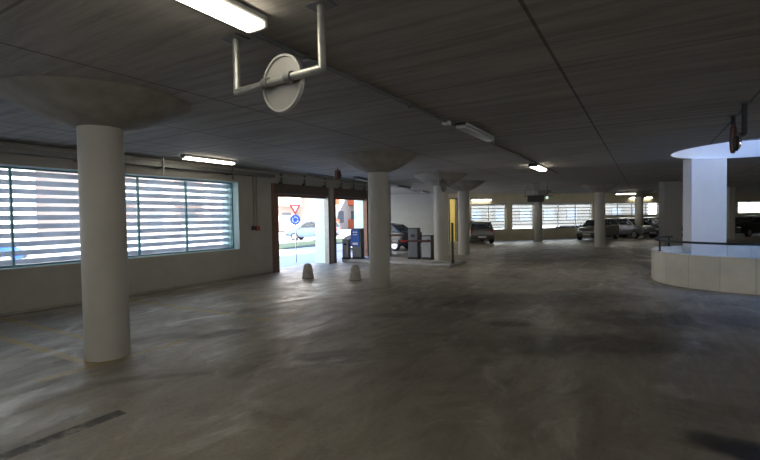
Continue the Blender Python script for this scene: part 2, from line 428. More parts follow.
# ------------------------------------------------------------------ light well
bm = bmesh.new()
def ring_wall(bm, lp, z0, z1, lp2=None):
    """closed band: outer loop lp, inner loop lp2 give thickness"""
    n = len(lp)
    O0 = [bm.verts.new((x, y, z0)) for x, y in lp]; O1 = [bm.verts.new((x, y, z1)) for x, y in lp]
    I0 = [bm.verts.new((x, y, z0)) for x, y in lp2]; I1 = [bm.verts.new((x, y, z1)) for x, y in lp2]
    for i in range(n):
        j = (i+1) % n
        bm.faces.new((O0[i], O0[j], O1[j], O1[i])); bm.faces.new((I0[j], I0[i], I1[i], I1[j]))
        bm.faces.new((O1[i], O1[j], I1[j], I1[i])); bm.faces.new((O0[j], O0[i], I0[i], I0[j]))
cx, cy = 2.37, 12.9
HO = superellipse(cx, cy, 1.95, 1.95, 2.0); HI = superellipse(cx, cy, 1.845, 1.845, 2.0)
HOLE_IN = superellipse(cx, cy, 1.83, 1.83, 2.0)
ring_wall(bm, superellipse(cx, cy, 1.849, 1.849, 2.0), H-.004, H+.42, HOLE_IN)
struct(obj('wall_lightwell', bm, M['pillar'], smooth=True))
bm = bmesh.new(); ring_wall(bm, superellipse(cx, cy, 1.95, 1.95, 2.0), H+.42, H+2.0, HOLE_IN); struct(obj('wall_lightwell_upper', bm, M['shaft'], smooth=True))  # unseen upper part, made dark to cut white bounce into the well
bm = bmesh.new()
ring_wall(bm, PAR_O, -2.6, -.3, PAR_I); 
vs = [bm.verts.new((x, y, -2.6)) for x, y in PAR_I]; bm.faces.new(vs)
struct(obj('wall_shaft', bm, M['pillar'], smooth=True))
# parapet of pale panels with joints
par = tag(empty('curved_parapet', (2.36, 12.98, 0)), 'low curved wall of pale concrete panels around the light well', 'parapet')
bm = bmesh.new(); ring_wall(bm, [(x-2.36, y-12.98) for x, y in PAR_O], 0, .70, [(x-2.36, y-12.98) for x, y in PAR_I])
m, nt, b = new_mat('parapet_panels'); 
tc = nt.nodes.new('ShaderNodeTexCoord'); sp = nt.nodes.new('ShaderNodeSeparateXYZ'); nt.links.new(tc.outputs['Object'], sp.inputs[0])
ang = math_node(nt, 'ARCTAN2', sp.outputs[1], sp.outputs[0]); q = math_node(nt, 'MULTIPLY', ang, 24/(2*PI))
cell = math_node(nt, 'FLOOR', q); wn = nt.nodes.new('ShaderNodeTexWhiteNoise'); wn.noise_dimensions = '1D'; nt.links.new(cell, wn.inputs['W'])
fr = math_node(nt, 'FRACT', q); joint = math_node(nt, 'LESS_THAN', fr, .018)
sc = math_node(nt, 'ADD', math_node(nt, 'MULTIPLY', wn.outputs['Value'], .16), .9)
nz = noise(nt, tc.outputs['Object'], 3, 5); sc = math_node(nt, 'MULTIPLY', sc, ramp(nt, nz, .3, .7, .94, 1.06))
base = nt.nodes.new('ShaderNodeVectorMath'); base.operation = 'SCALE'; base.inputs[0].default_value = (.74, .72, .65); nt.links.new(sc, base.inputs['Scale'])
nt.links.new(mixcol(nt, math_node(nt, 'MULTIPLY', joint, .45), base.outputs['Vector'], (.2, .19, .17)), b.inputs['Base Color']); b.inputs['Roughness'].default_value = .75
obj('parapet_wall', bm, m, par, smooth=True)
# black guard rail on the parapet
rail = tag(empty('guard_rail', (2.36, 12.98, .70)), 'black metal guard rail fixed on top of the pale curved parapet', 'railing')
RC = [(x-2.36, y-12.98) for x, y in superellipse(2.36, 12.98, 2.12, 1.92, 2.35)]
bm = bmesh.new()
i0, i1 = 44, 96+22
n = len(RC); prev = None
for k in range(n):
    a, b_ = RC[k % n], RC[(k+1) % n]
    t = Vector((b_[0]-a[0], b_[1]-a[1], 0)); nrm = Vector((-t.y, t.x, 0)).normalized()*.03
    A, B = Vector((a[0], a[1], .235)), Vector((b_[0], b_[1], .235))
    if 22 <= k <= 37: continue                      # open at the back where the pillar stands
    prof = [A+nrm, A-nrm, B-nrm, B+nrm]
    lo = [bm.verts.new(p) for p in prof]; hi = [bm.verts.new(p+Vector((0, 0, .045))) for p in prof]
    bm.faces.new(lo[::-1]); bm.faces.new(hi)
    for q_ in range(4): bm.faces.new((lo[q_], lo[(q_+1) % 4], hi[(q_+1) % 4], hi[q_]))
bmesh.ops.remove_doubles(bm, verts=bm.verts[:], dist=.0005)
obj('top_rail', bm, M['black'], rail)
for k in (39, 52, 70, 88, 4, 20):
    x, y = RC[k]
    bm = bmesh.new(); cyl(bm, (x, y, .0), (x, y, .24), .022, n=12); cyl(bm, (x, y, 0), (x, y, .012), .05, n=16); obj('post', bm, M['black'], rail)

bm = bmesh.new(); box(bm, (5.0, 4.0, H+.4), (12.5, 22.0, H+11)); struct(obj('wall_sun_block', bm, M['pillar']))  # unseen block added on the roof to keep sun out of the shaft
# ------------------------------------------------------------------ columns and pillars
def column(x, y, label, rim=.93, zt=2.62):
    c = tag(empty('round_column', (x, y, 0)), label, 'column', 'round mushroom columns of the hall')
    bm = bmesh.new(); lathe(bm, [(0, 0), (.235, 0), (.237, .02), (.237, 1.3), (.235, zt+.01), (0, zt+.01)], 48); obj('shaft', bm, M['column'], c, True)
    bm = bmesh.new(); lathe(bm, [(0, zt), (.236, zt), (.28, zt+.012), (.236+(rim-.236)*.35, zt+(H-zt)*.24), (.236+(rim-.236)*.68, zt+(H-zt)*.60), (.236+(rim-.236)*.9, zt+(H-zt)*.87), (rim, H-.002), (0, H-.002)], 64); obj('capital', bm, M['capital'], c, True)
column(-5.50, 2.85, 'thick cream round column nearest the camera, beside the louvred window', .99, 2.69)
column(-5.27, 8.80, 'cream round column just right of the roller-shutter openings, second nearest')
column(-5.95, 14.03, 'white round column standing on the ticket island with a barrier arm before it', .9)
column(-6.44, 17.58, 'white round column beside the black panel post, just left of the parked hatchback', .9)
column(-5.43, 27.4, 'slim far round column standing in front of the gap between the strip windows', .8)
column(-1.86, 23.75, 'round column in front of the silver hatchback, mid distance', .8)
column(-.32, 32.6, 'far round column between the silver saloon and the dark car', .8)

def pillar(name, x, y, w, dpt, label, m_front):
    p = tag(empty(name, (x, y, 0), VA), label, 'pillar')
    z0 = -2.58 if name == 'wall_pillar' else 0
    bm = bmesh.new(); rbox(bm, (0, 0, z0), (w, dpt, H-.002), .012, 1); obj('pillar_body', bm, m_front, p)
    if z0 == 0:
        bm = bmesh.new(); box(bm, (-.004, -.004, 0), (w+.004, dpt+.004, .06)); obj('plinth', bm, M['capital'], p)
    return p
pillar('square_pillar', .753, 23.735, .79, .42, 'dark grey square pillar behind the left end of the curved parapet', M['grey_pillar'])
pillar('wall_pillar', 1.035, 14.05, .92, .34, 'broad white pillar in blue daylight at the back of the light well', M['pillar'])
pillar('square_pillar', 4.055, 31.4, .34, .34, 'narrow beige pillar seen right of the blue-lit pillar', M['column'])

# ------------------------------------------------------------------ luminaires
def luminaire(L, on, w=.14, body=M['batten']):
    t = empty('batten_lamp')
    bm = bmesh.new(); rbox(bm, (-w/2, -L/2, -.045), (w/2, L/2, 0), .01, 1); obj('lamp_body', bm, body, t)
    bm = bmesh.new(); rbox(bm, (-w/2+.012, -L/2+.03, -.095), (w/2-.012, L/2-.03, -.045), .022, 2); obj('diffuser', bm, M['tube'] if on else M['tube_off'], t, True)
    for s in (-1, 1):
        bm = bmesh.new(); rbox(bm, (-w/2, s*(L/2-.015)-.015, -.088), (w/2, s*(L/2-.015)+.015, -.0), .008, 1); obj('end_cap', bm, body, t)
    return t
def lamp(x, y, L, rot, on, label, z=H-.004, w=.14, body=M['batten']):
    t = luminaire(L, on, w, body); t.location = (x, y, z); t.rotation_euler.z = rot
    tag(t, label, 'ceiling lamp', 'batten lamps of the hall'); return t
lamp(-2.32, 1.50, 1.57, 0, True, 'lit ceiling lamp nearest the camera, left of the hanging round mirror', w=.18)
lamp(-8.42, 6.69, 1.38, 0, True, 'lit ceiling lamp above the louvred window on the left', w=.15)
lamp(-2.36, 7.10, 1.45, 0, False, 'unlit grey ceiling lamp on the long conduit at the middle of the hall', w=.17)
lamp(-2.62, 13.3, 1.4, 0, True, 'lit ceiling lamp at the far end of the long conduit, above the hanging sign', w=.24, body=M['batten_dark'])
lamp(-8.62, 13.3, 1.35, math.radians(14), False, 'unlit lamp on the ceiling left of the second column, facing the entrance', w=.16, body=M['batten_dark'])
lamp(-9.50, 18.2, 1.5, math.radians(10), False, 'unlit lamp on the ceiling just right of the second column, before the white brick wall', w=.16, body=M['batten_dark'])
lamp(-10.5, 22.5, 1.3, math.radians(10), False, 'unlit lamp farthest along the ceiling above the white brick wall', w=.14, body=M['batten_dark'])
lamp(-1.03, 31.35, 1.25, VA-PI/2, True, 'lit ceiling lamp above the parked cars at the far right', z=2.86, w=.16)
def wall_lamp(u, z, L, label):
    t = luminaire(L, True, .16, M['batten']); t.location = far(u, -.081, z); t.rotation_euler.z = FANG-PI/2
    tag(t, label, 'ceiling lamp', 'batten lamps of the hall')
    return t
wall_lamp(.75, 2.66, 1.35, 'lit wall lamp over the strip window behind the parked hatchback')
wall_lamp(12.2, 2.74, .62, 'short lit wall lamp left of the far round column between the parked cars')
wall_lamp(13.4, 2.74, .62, 'short lit wall lamp right of the far round column between the parked cars')
# lamp inside the yellow stairwell
t = luminaire(1.7, True, .30); t.location = far(-1.1, 1.2, H-.055); t.rotation_euler.z = FANG
tag(t, 'lit lamp inside the narrow yellow doorway at the far end', 'ceiling lamp', 'batten lamps of the hall')

# conduit along the lamps
c = tag(empty('ceiling_conduit', (-2.5, 0, H)), 'long dark conduit on the ceiling running from lamp to lamp', 'conduit')
bm = bmesh.new(); cyl(bm, (0, -6, -.022), (0, 16, -.022), .018, n=10); obj('pipe', bm, M['galv_dark'], c, True)
for y in (3.0, 5.0, 8.6, 10.6, 12.2):
    bm = bmesh.new(); box(bm, (-.035, y-.012, -.045), (.035, y+.012, 0)); obj('clip', bm, M['galv_dark'], c)
bm = bmesh.new(); rbox(bm, (-.05, 6.10, -.07), (.05, 6.22, 0), .01, 1); obj('junction_box', bm, M['rim'], c)
c = tag(empty('ceiling_conduit', (-8.1, 10.6, H)), 'thin conduit on the ceiling leading towards the white brick wall', 'conduit')
bm = bmesh.new(); tube(bm, [(-.75, 0, -.018), (-1.65, 7.0, -.018), (-2.70, 11.5, -.018)], .014, 8); obj('pipe', bm, M['galv_dark'], c, True)

# cable tray along the left wall
c = tag(empty('cable_tray', (XL, 0, 2.80)), 'grey metal cable tray hung along the left wall above the window', 'cable tray')
bm = bmesh.new()
box(bm, (.06, -7.5, .0), (.26, 9.6, .012)); box(bm, (.06, -7.5, .012), (.07, 9.6, .09)); box(bm, (.25, -7.5, .012), (.26, 9.6, .09)); obj('trough', bm, M['galv_dark'], c)
bm = bmesh.new(); cyl(bm, (.13, -7.5, .04), (.13, 9.6, .04), .022, n=8); cyl(bm, (.185, -7.5, .035), (.185, 9.6, .035), .018, n=8); obj('cable', bm, M['dark'], c, True)
for y in (-2.0, 1.2, 4.43, 6.10, 8.05):
    bm = bmesh.new(); box(bm, (.0, y-.02, -.03), (.28, y+.02, 0)); box(bm, (.26, y-.02, -.17), (.285, y+.02, .2)); obj('hanger', bm, M['galv_dark'], c)
bm = bmesh.new(); tube(bm, [(.20, 9.6, .05), (.25, 10.5, .06), (.25, 14.9, .06)], .02, 10); obj('pipe', bm, M['galv'], c, True)

# call point with two conduits
c = tag(empty('call_point', (XL, 9.03, 0)), 'red call point and grey switch box under twin conduits beside the doorway', 'call point')
for y in (-.06, .06):
    bm = bmesh.new(); cyl(bm, (.02, y, 1.40), (.02, y, 2.80), .014, n=8); obj('conduit', bm, M['galv_dark'], c, True)
bm = bmesh.new(); rbox(bm, (0, -.13, 1.29), (.06, -.03, 1.41), .008, 1); obj('switch_box', bm, M['dark'], c)
bm = bmesh.new(); rbox(bm, (0, .0, 1.27), (.07, .13, 1.41), .008, 1); obj('alarm_box', bm, M['redbox'], c)
bm = bmesh.new(); cyl(bm, (.07, .065, 1.34), (.08, .065, 1.34), .03, n=16); obj('button', bm, M['dark'], c)

# ------------------------------------------------------------------ hanging traffic mirrors
def hanging_mirror(name, loc, rot, span, drop, discs, label, pipe=M['galv'], pr=.028):
    """U-shaped pipe hanger: posts along local x; disc faces local +y, back to -y"""
    t = tag(empty(name, loc, rot), label, 'traffic mirror', 'hanging traffic mirrors')
    for s in (-1, 1):
        x = s*span/2
        bm = bmesh.new(); cyl(bm, (x, 0, -drop), (x, 0, -.01), pr, n=16); bmesh.ops.create_uvsphere(bm, u_segments=14, v_segments=8, radius=pr, matrix=Matrix.Translation((x, 0, -drop))); obj('post', bm, pipe, t, True)
        bm = bmesh.new(); rbox(bm, (x-.09, -.07, -.014), (x+.09, .07, 0), .004, 1); obj('flange', bm, M['galv_dark'], t)
    bm = bmesh.new(); cyl(bm, (-span/2, 0, -drop), (span/2, 0, -drop), pr, n=16); obj('crossbar', bm, pipe, t, True)
    for x, z, R_, yaw, mb, off in discs:
        mt = Matrix.Translation((x, 0, -drop+z)) @ Matrix.Rotation(yaw, 4, 'Z') @ Matrix.Translation((0, off, 0)) @ Matrix.Rotation(-PI/2, 4, 'X')
        bm = bmesh.new(); lathe(bm, [(0, -.012), (R_*.5, -.010), (R_*.93, .004), (R_*.95, .02), (R_*.7, .045), (0, .06)], 40, mt)
        dsk = obj('mirror_disc', bm, mb, t, True)
        bm = bmesh.new(); lathe(bm, [(R_*.93, -.012), (R_, -.012), (R_, .022), (R_*.93, .022), (R_*.93, -.012)], 40, mt); obj('rim', bm, M['rim'] if mb is M['mirror_back'] else mb, dsk, True)
        bm = bmesh.new(); lathe(bm, [(0, .066), (R_*.5, .057), (R_*.8, .042), (R_*.92, .0225), (0, .0225)], 40, mt); obj('mirror_face', bm, M['mirror'], dsk, True)
        for dx in (-R_*.55, R_*.62):
            bm = bmesh.new(); cyl(bm, (x+dx-.03, 0, -drop), (x+dx+.03, 0, -drop), pr+.012, n=14)
            box(bm, (x+dx-.02, -.025, -drop-.02), (x+dx+.02, (off if yaw < 3 else -off)*.95, -drop+.02))
            obj('clamp', bm, M['galv_dark'], t, True)
    return t
hanging_mirror('hanging_mirror', (-2.27, 2.39, H), math.radians(-5), .90, .415, [(.01, -.005, .205, .0, M['mirror_back'], .05)],
               'large round mirror with grey back on a galvanised pipe frame, nearest the camera')
hanging_mirror('hanging_mirror', (-5.46, 13.23, H), PI/2, .82, .43, [(.02, 0, .2, 0, M['galv_dark'], .05)],
               'round mirror hanging edge-on in front of the column on the ticket island', M['galv_dark'], .024)
hanging_mirror('hanging_mirror', (1.10, 7.79, H), PI/2, .84, .385, [(.10, 0, .2, PI, M['rust'], -.05), (-.21, -.10, .105, PI, M['black'], -.06)],
               'pair of dark round mirrors hanging before the light well, one reddish brown', M['black'], .03)
# small dark object near the shutters
c = tag(empty('ceiling_speaker', (-7.45, 10.22, H)), 'small dark fixture hung below the ceiling in front of the roller shutters', 'speaker')
bm = bmesh.new(); cyl(bm, (0, 0, -.06), (0, 0, 0), .02, n=10); obj('stem', bm, M['galv_dark'], c)
bm = bmesh.new(); rbox(bm, (-.05, -.09, -.33), (.05, .09, -.05), .02, 2); obj('housing', bm, M['brown_steel'], c)
bm = bmesh.new(); lathe(bm, [(0, 0), (.07, 0), (.085, .02), (.06, .02), (0, .01)], 20, Matrix.Translation((.05, 0, -.2)) @ Matrix.Rotation(PI/2, 4, 'Y')); obj('horn', bm, M['dark'], c)
# hanging sign box
c = tag(empty('hanging_sign', (-4.104, 20.263, H), VA), 'dark sign box hung on rods under the far lit lamp', 'sign')
bm = bmesh.new(); rbox(bm, (-.36, -.06, -.84), (.34, .06, -.56), .015, 1); obj('sign_box', bm, M['dark'], c)
bm = bmesh.new(); box(bm, (-.55, -.02, -.60), (.75, .02, -.56)); obj('carrier', bm, M['galv_dark'], c)
for x in (-.45, -.1, .1, .5):
    bm = bmesh.new(); cyl(bm, (x, 0, -.58), (x, 0, -.01), .014, n=8); obj('rod', bm, M['galv_dark'], c)
bm = bmesh.new(); box(bm, (-.16, -.05, -.03), (.16, .05, 0)); obj('mount_plate', bm, M['galv_dark'], c)
bm = bmesh.new(); rbox(bm, (.44, -.05, -.72), (.54, .05, -.60), .02, 2); obj('lamp', bm, M['glow_green'], c, True)

# ------------------------------------------------------------------ bollards, island, ticket machines
def bollard(x, y, label):
    t = tag(empty('bollard', (x, y, 0)), label, 'bollard', 'concrete bollards before the openings')
    bm = bmesh.new(); lathe(bm, [(0, 0), (.155, 0), (.155, .03), (.145, .12), (.13, .24), (.112, .32), (.085, .375), (.045, .40), (0, .405)], 28); obj('bollard_body', bm, M['concrete'], t, True)
    bm = bmesh.new(); lathe(bm, [(0, 0), (.165, 0), (.165, .02), (.15, .025), (0, .025)], 28); obj('base_ring', bm, M['capital'], t, True)
bollard(-7.75, 9.20, 'domed concrete bollard in front of the left opening')
bollard(-6.37, 9.42, 'domed concrete bollard beside the second column')

isl = tag(empty('kerb_island', (-7.1, 13.75, 0)), 'low concrete kerb island carrying the ticket machines', 'kerb island')
bm = bmesh.new(); rbox(bm, (-2.36, -.62, 0), (1.85, .75, .10), .03, 2); obj('kerb', bm, M['kerb'], isl)
bm = bmesh.new(); box(bm, (-2.31, -.57, .10), (1.80, .70, .104)); obj('island_top', bm, M['concrete'], isl)

def machine(name, loc, rot, w, dpt, h, label, cat, front, side, poster=False, cap=True):
    t = tag(empty(name, loc, rot), label, cat)
    bm = bmesh.new(); rbox(bm, (-w/2, -dpt/2+.02, 0), (w/2, dpt/2, h), .012, 2); obj('housing', bm, side, t)
    bm = bmesh.new(); rbox(bm, (-w/2+.01, -dpt/2, .08), (w/2-.01, -dpt/2+.03, h-.03), .006, 1); obj('front_panel', bm, front, t)
    bm = bmesh.new(); box(bm, (-w/2-.015, -dpt/2-.015, 0), (w/2+.015, dpt/2+.015, .05)); obj('plinth', bm, M['black'], t)
    if poster:
        bm = bmesh.new(); rbox(bm, (-w/2-.04, -dpt/2-.03, h*.42), (w/2-.06, -dpt/2, h*.96), .006, 1); p = obj('sign_panel', bm, M['blue'], t)
        y = -dpt/2-.032
        for x0, x1, z0, z1 in ((-.10, -.03, .86, .90), (-.02, .06, .86, .90), (-.10, .05, .79, .81), (-.12, .08, .47, .54)):
            bm = bmesh.new(); box(bm, (x0-.02, y-.004, h*z0), (x1-.02, y+.001, h*z1)); obj('sign_marking', bm, M['white'], p)
    else:
        bm = bmesh.new(); box(bm, (-w*.22, -dpt/2-.006, h*.70), (w*.22, -dpt/2+.001, h*.80)); obj('slot_plate', bm, M['dark'], t)
    return t
Z0 = .104
machine('ticket_machine', (-8.98, 13.50, Z0), math.radians(14), .36, .34, 1.10, 'tall dark ticket machine with a blue panel at the second opening', 'ticket machine', M['machine'], M['machine_dark'], True)
machine('ticket_machine', (-9.34, 13.27, Z0), math.radians(14), .24, .26, .72, 'short grey machine left of the blue-panelled ticket machine', 'ticket machine', M['machine_light'], M['machine'])
machine('ticket_machine', (-7.02, 14.15, Z0), math.radians(6), .36, .32, 1.10, 'tall slate grey ticket machine left of the island column', 'ticket machine', M['machine'], M['machine_dark'])
def barrier(name, loc, rot, label, a0, a1, wbox, hbox, front, side, armz):
    t = tag(empty(name, loc, rot), label, 'barrier')
    mt = Matrix.Rotation(math.radians(-20), 4, 'Z')
    bm = bmesh.new(); rbox(bm, (-wbox/2, -.15, 0), (wbox/2, .15, hbox), .012, 2, mt); obj('cabinet', bm, side, t)
    bm = bmesh.new(); rbox(bm, (-wbox/2+.01, -.17, .09), (wbox/2-.01, -.14, hbox-.03), .006, 1, mt); obj('front_panel', bm, front, t)
    bm = bmesh.new(); cyl(bm, (0, -.26, armz), (0, -.17, armz), .05, n=16); obj('pivot', bm, M['dark'], t)
    bm = bmesh.new(); rbox(bm, (a0, -.27, armz-.035), (a1, -.235, armz+.035), .01, 1); a = obj('arm', bm, M['arm'], t)
    for x, m_ in ((a0+.02, M['white']), (a0+.32, M['red'])):
        bm = bmesh.new(); box(bm, (x, -.274, armz-.037), (x+.2, -.231, armz+.037)); obj('stripe', bm, m_, a)
    return t
barrier('parking_barrier', (-6.50, 14.16, Z0), math.radians(24), 'light grey barrier cabinet and striped arm on the island before the white column', -1.25, .42, .34, .84, M['machine_light'], M['machine_dark'], .66)
barrier('parking_barrier', (-8.55, 13.75, Z0), math.radians(32), 'slim dark barrier with its arm behind the second column', -.1, 1.1, .16, .96, M['machine_dark'], M['machine_dark'], .84)
t = tag(empty('panel_post', (-5.30, 13.42, Z0), math.radians(113)), 'narrow black upright panel at the right end of the ticket island', 'post')
bm = bmesh.new(); rbox(bm, (-.26, -.03, .06), (.26, .03, 1.28), .01, 1); obj('panel', bm, M['black'], t)
for x in (-.2, .2):
    bm = bmesh.new(); box(bm, (x-.03, -.05, 0), (x+.03, .05, .07)); obj('foot', bm, M['dark'], t)

# ------------------------------------------------------------------ cars
def make_car(name, label, body_m, loc, heading, kind='hatch', S=.92, cat='car'):
    """local +x is forward; loc is the centre on the ground"""
    t = tag(empty(name, loc, heading), label, cat, None)
    t.scale = (S, S, S)
    Lf, Lr = 1.90, -1.85 if kind != 'saloon' else -2.25
    if kind == 'saloon':
        prof = [(Lr, .35, .80, .72), (Lr+.12, .28, .95, .78), (-1.55, .26, .98, .82), (-.7, .25, .96, .83), (.3, .24, .94, .83), (.95, .25, .92, .82), (1.5, .27, .80, .79), (1.8, .30, .68, .72), (Lf, .38, .60, .60)]
        cab = [(-1.75, .93, .68), (-1.15, 1.34, .56), (-.55, 1.42, .57), (.15, 1.40, .57), (.35, 1.34, .56), (1.05, .90, .68)]
    else:
        prof = [(Lr, .36, .82, .70), (Lr+.1, .28, .98, .77), (-1.3, .26, .98, .80), (-.6, .25, .96, .81), (.3, .24, .94, .81), (.95, .25, .92, .80), (1.5, .27, .82, .77), (1.8, .30, .68, .70), (Lf, .38, .60, .58)]
        cab = [(-1.80, .95, .66), (-1.55, 1.34, .58), (-1.2, 1.42, .57), (.0, 1.42, .57), (.35, 1.34, .56), (1.05, .90, .66)]
    bm = bmesh.new(); rings = []
    for x, zb, zt, hw in prof:
        zm = zb + (zt-zb)*.55
        pts = [(-hw*.9, zb), (-hw, zb+.12), (-hw*1.02, zm), (-hw*.95, zt-.03), (-hw*.80, zt), (0, zt+.015), (hw*.80, zt), (hw*.95, zt-.03), (hw*1.02, zm), (hw, zb+.12), (hw*.9, zb)]
        rings.append([bm.verts.new((x, y, z)) for y, z in pts])
    for A, B in zip(rings, rings[1:]):
        for i in range(len(A)): j = (i+1) % len(A); bm.faces.new((A[i], A[j], B[j], B[i]))
    bm.faces.new(rings[0]); bm.faces.new(rings[-1][::-1])
    o = obj('car_body', bm, body_m, t, True)
    bv = o.modifiers.new('b', 'BEVEL'); bv.width = .03; bv.segments = 2; bv.limit_method = 'ANGLE'; bv.angle_limit = math.radians(30)
    # roof skin and pillars
    bm = bmesh.new(); R_ = []
    for x, z, hw in cab[1:-1]: R_.append([bm.verts.new((x, y, zz)) for y, zz in ((-hw, z-.03), (-hw*.75, z+.012), (0, z+.028), (hw*.75, z+.012), (hw, z-.03), (0, z-.012))])
    for A, B in zip(R_, R_[1:]):
        for i in range(6): j = (i+1) % 6; bm.faces.new((A[i], A[j], B[j], B[i]))
    bm.faces.new(R_[0]); bm.faces.new(R_[-1][::-1]); obj('roof', bm, body_m, t, True)
    xr0, zr0, hr0 = cab[0]; xr1, zr1, hr1 = cab[1]; xf1, zf1, hf1 = cab[-2]; xf0, zf0, hf0 = cab[-1]
    for s in (-1, 1):
        bm = bmesh.new()
        cyl(bm, (xr0, s*hr0, zr0-.03), (xr1, s*hr1, zr1-.02), .06, .045, 8); obj('rear_pillar', bm, body_m, t, True)
        bm = bmesh.new(); cyl(bm, (xf0, s*hf0, zf0-.02), (xf1, s*hf1, zf1-.02), .04, .035, 8); obj('windscreen_pillar', bm, body_m, t, True)
        bm = bmesh.new(); cyl(bm, (-.32, s*.70, .93), (-.36, s*.575, 1.39), .04, .035, 8); obj('door_pillar', bm, body_m, t, True)
        bm = bmesh.new(); rbox(bm, (.72, s*.84-.06, .92), (.82, s*.84+.06, 1.02), .03, 2); obj('wing_mirror', bm, body_m, t, True)
        # side glass
        bm = bmesh.new()
        a = [(xr0+.10, s*hr0*1.005, zr0), (xr1+.05, s*hr1, zr1-.04), (xf1-.03, s*hf1, zf1-.04), (xf0-.10, s*hf0*1.005, zf0)]
        q1 = [bm.verts.new(p) for p in a]; q2 = [bm.verts.new((p[0], p[1]-s*.008, p[2])) for p in a]
        bm.faces.new(q1); bm.faces.new(q2[::-1])
        for i in range(4): bm.faces.new((q1[i], q1[(i+1) % 4], q2[(i+1) % 4], q2[i]))
        obj('side_window', bm, M['car_glass'], t)
    for nm, (x0, z0, h0), (x1, z1, h1) in (('windscreen', cab[-1], cab[-2]), ('rear_window', cab[0], cab[1])):
        bm = bmesh.new()
        a = [(x0, -h0*.94, z0), (x0, h0*.94, z0), (x1, h1*.94, z1-.03), (x1, -h1*.94, z1-.03)]; dx = -.01 if nm == 'windscreen' else .01
        q1 = [bm.verts.new(p) for p in a]; q2 = [bm.verts.new((p[0]+dx, p[1], p[2])) for p in a]
        bm.faces.new(q1); bm.faces.new(q2[::-1])
        for i in range(4): bm.faces.new((q1[i], q1[(i+1) % 4], q2[(i+1) % 4], q2[i]))
        obj(nm, bm, M['car_glass'], t)
    # wheels
    for x in (1.22, -1.25 if kind != 'saloon' else -1.4):
        for s in (-1, 1):
            mt = Matrix.Translation((x, s*.70, .30)) @ Matrix.Rotation(-s*PI/2, 4, 'X')
            bm = bmesh.new(); lathe(bm, [(0, -.09), (.25, -.09), (.295, -.06), (.30, 0), (.295, .08), (.26, .12), (.20, .125), (.19, .10), (0, .10)], 28, mt); w = obj('wheel', bm, M['tyre'], t, True)
            bm = bmesh.new(); lathe(bm, [(0, .10), (.19, .10), (.19, .122), (.16, .115), (.05, .125), (0, .128)], 20, mt); obj('hub_cap', bm, M['wheel'], w, True)
    # lamps, bumpers, plates
    for s in (-1, 1):
        bm = bmesh.new(); rbox(bm, (1.70, s*.50-.13, .60), (1.86, s*.50+.13, .71), .03, 2); obj('headlamp', bm, M['lamp_clear'], t, True)
        bm = bmesh.new(); rbox(bm, (Lr-.01, s*.62-.07, .66), (Lr+.10, s*.62+.07, .92), .02, 2); obj('tail_lamp', bm, M['lamp_red'], t, True)
    bm = bmesh.new(); rbox(bm, (1.78, -.66, .33), (1.96, .66, .50), .05, 2); obj('front_bumper', bm, M['dark'], t, True)
    bm = bmesh.new(); rbox(bm, (Lr-.08, -.72, .36), (Lr+.1, .72, .54), .05, 2); obj('rear_bumper', bm, M['dark'], t, True)
    bm = bmesh.new(); box(bm, (Lr-.09, -.25, .40), (Lr-.078, .25, .50)); obj('number_plate', bm, M['plate'], t)
    bm = bmesh.new(); box(bm, (1.958, -.25, .37), (1.97, .25, .47)); obj('number_plate', bm, M['plate'], t)
    bm = bmesh.new(); box(bm, (1.80, -.30, .55), (1.88, .30, .63)); obj('grille', bm, M['dark'], t)
    # seats seen through the glass
    for y in (-.33, .33):
        bm = bmesh.new(); rbox(bm, (-.25, y-.22, .5), (-.08, y+.22, 1.18), .05, 2); obj('seat', bm, M['dark'], t, True)
    return t
grey_p = paint('car_paint_dark_grey', (.14, .14, .13)); black_p = paint('car_paint_black', (.012, .012, .014))
silver_p = paint('car_paint_silver', (.17, .165, .15)); light_p = paint('car_paint_light_grey', (.17, .18, .20)); blue_p = paint('car_paint_pale_blue', (.10, .15, .20))
navy_p = paint('car_paint_dark', (.03, .03, .035)); 
make_car('parked_car', 'dark grey hatchback parked at the strip window left of the slim far column', grey_p, (-8.66, 25.6, 0), VA+PI/2)
make_car('parked_car', 'silver hatchback parked behind the mid-distance round column', silver_p, (-2.5, 30.6, 0), VA+math.radians(224))
make_car('parked_car', 'grey saloon parked left of the far round column', light_p, (-.80, 33.4, 0), VA-math.radians(78), 'saloon')
make_car('parked_car', 'dark car with pale bonnet parked right of the far round column', navy_p, (.95, 34.9, 0), VA-math.radians(80))
make_car('parked_car', 'black car in deep shade behind the guard rail at the right edge', black_p, (5.75, 37.0, 0), VA+math.radians(200), 'saloon')
make_car('parked_car', 'dark saloon with its tail showing from behind the second column by the white brick wall', black_p, (-11.4, 19.0, 0), PI, 'saloon')

# ------------------------------------------------------------------ outside the left wall
bm = bmesh.new(); box(bm, (-80, -40, -.10), (XLO, 110, -.005)); struct(obj('floor_street', bm, M['asphalt']))
bm = bmesh.new(); box(bm, (XLO, -40, -.10), (XR+40, YB-.25, -.005)); struct(obj('floor_bounce_back', bm, M['asphalt']))  # unseen bright ground added to bounce daylight in through the back openings
bm = bmesh.new(); box(bm, (XR+.25, YB-.25, -.10), (XR+40, 60, -.005)); struct(obj('floor_bounce_right', bm, M['asphalt']))  # same added bounce ground outside the right-hand openings
bm = bmesh.new()
pts = [far(-60, .3), far(70, .3), far(70, 60), far(-60, 60)]
lo = [bm.verts.new((max(p.x, XLO+.02) if False else p.x, p.y, -.35)) for p in pts]; bm.faces.new(lo)
struct(obj('floor_yard', bm, M['road']))
bm = bmesh.new(); box(bm, (-20.0, 14.5, -.005), (-16.2, 60, .03)); g = obj('grass_strip', bm, M['grass']); g['kind'] = 'structure'

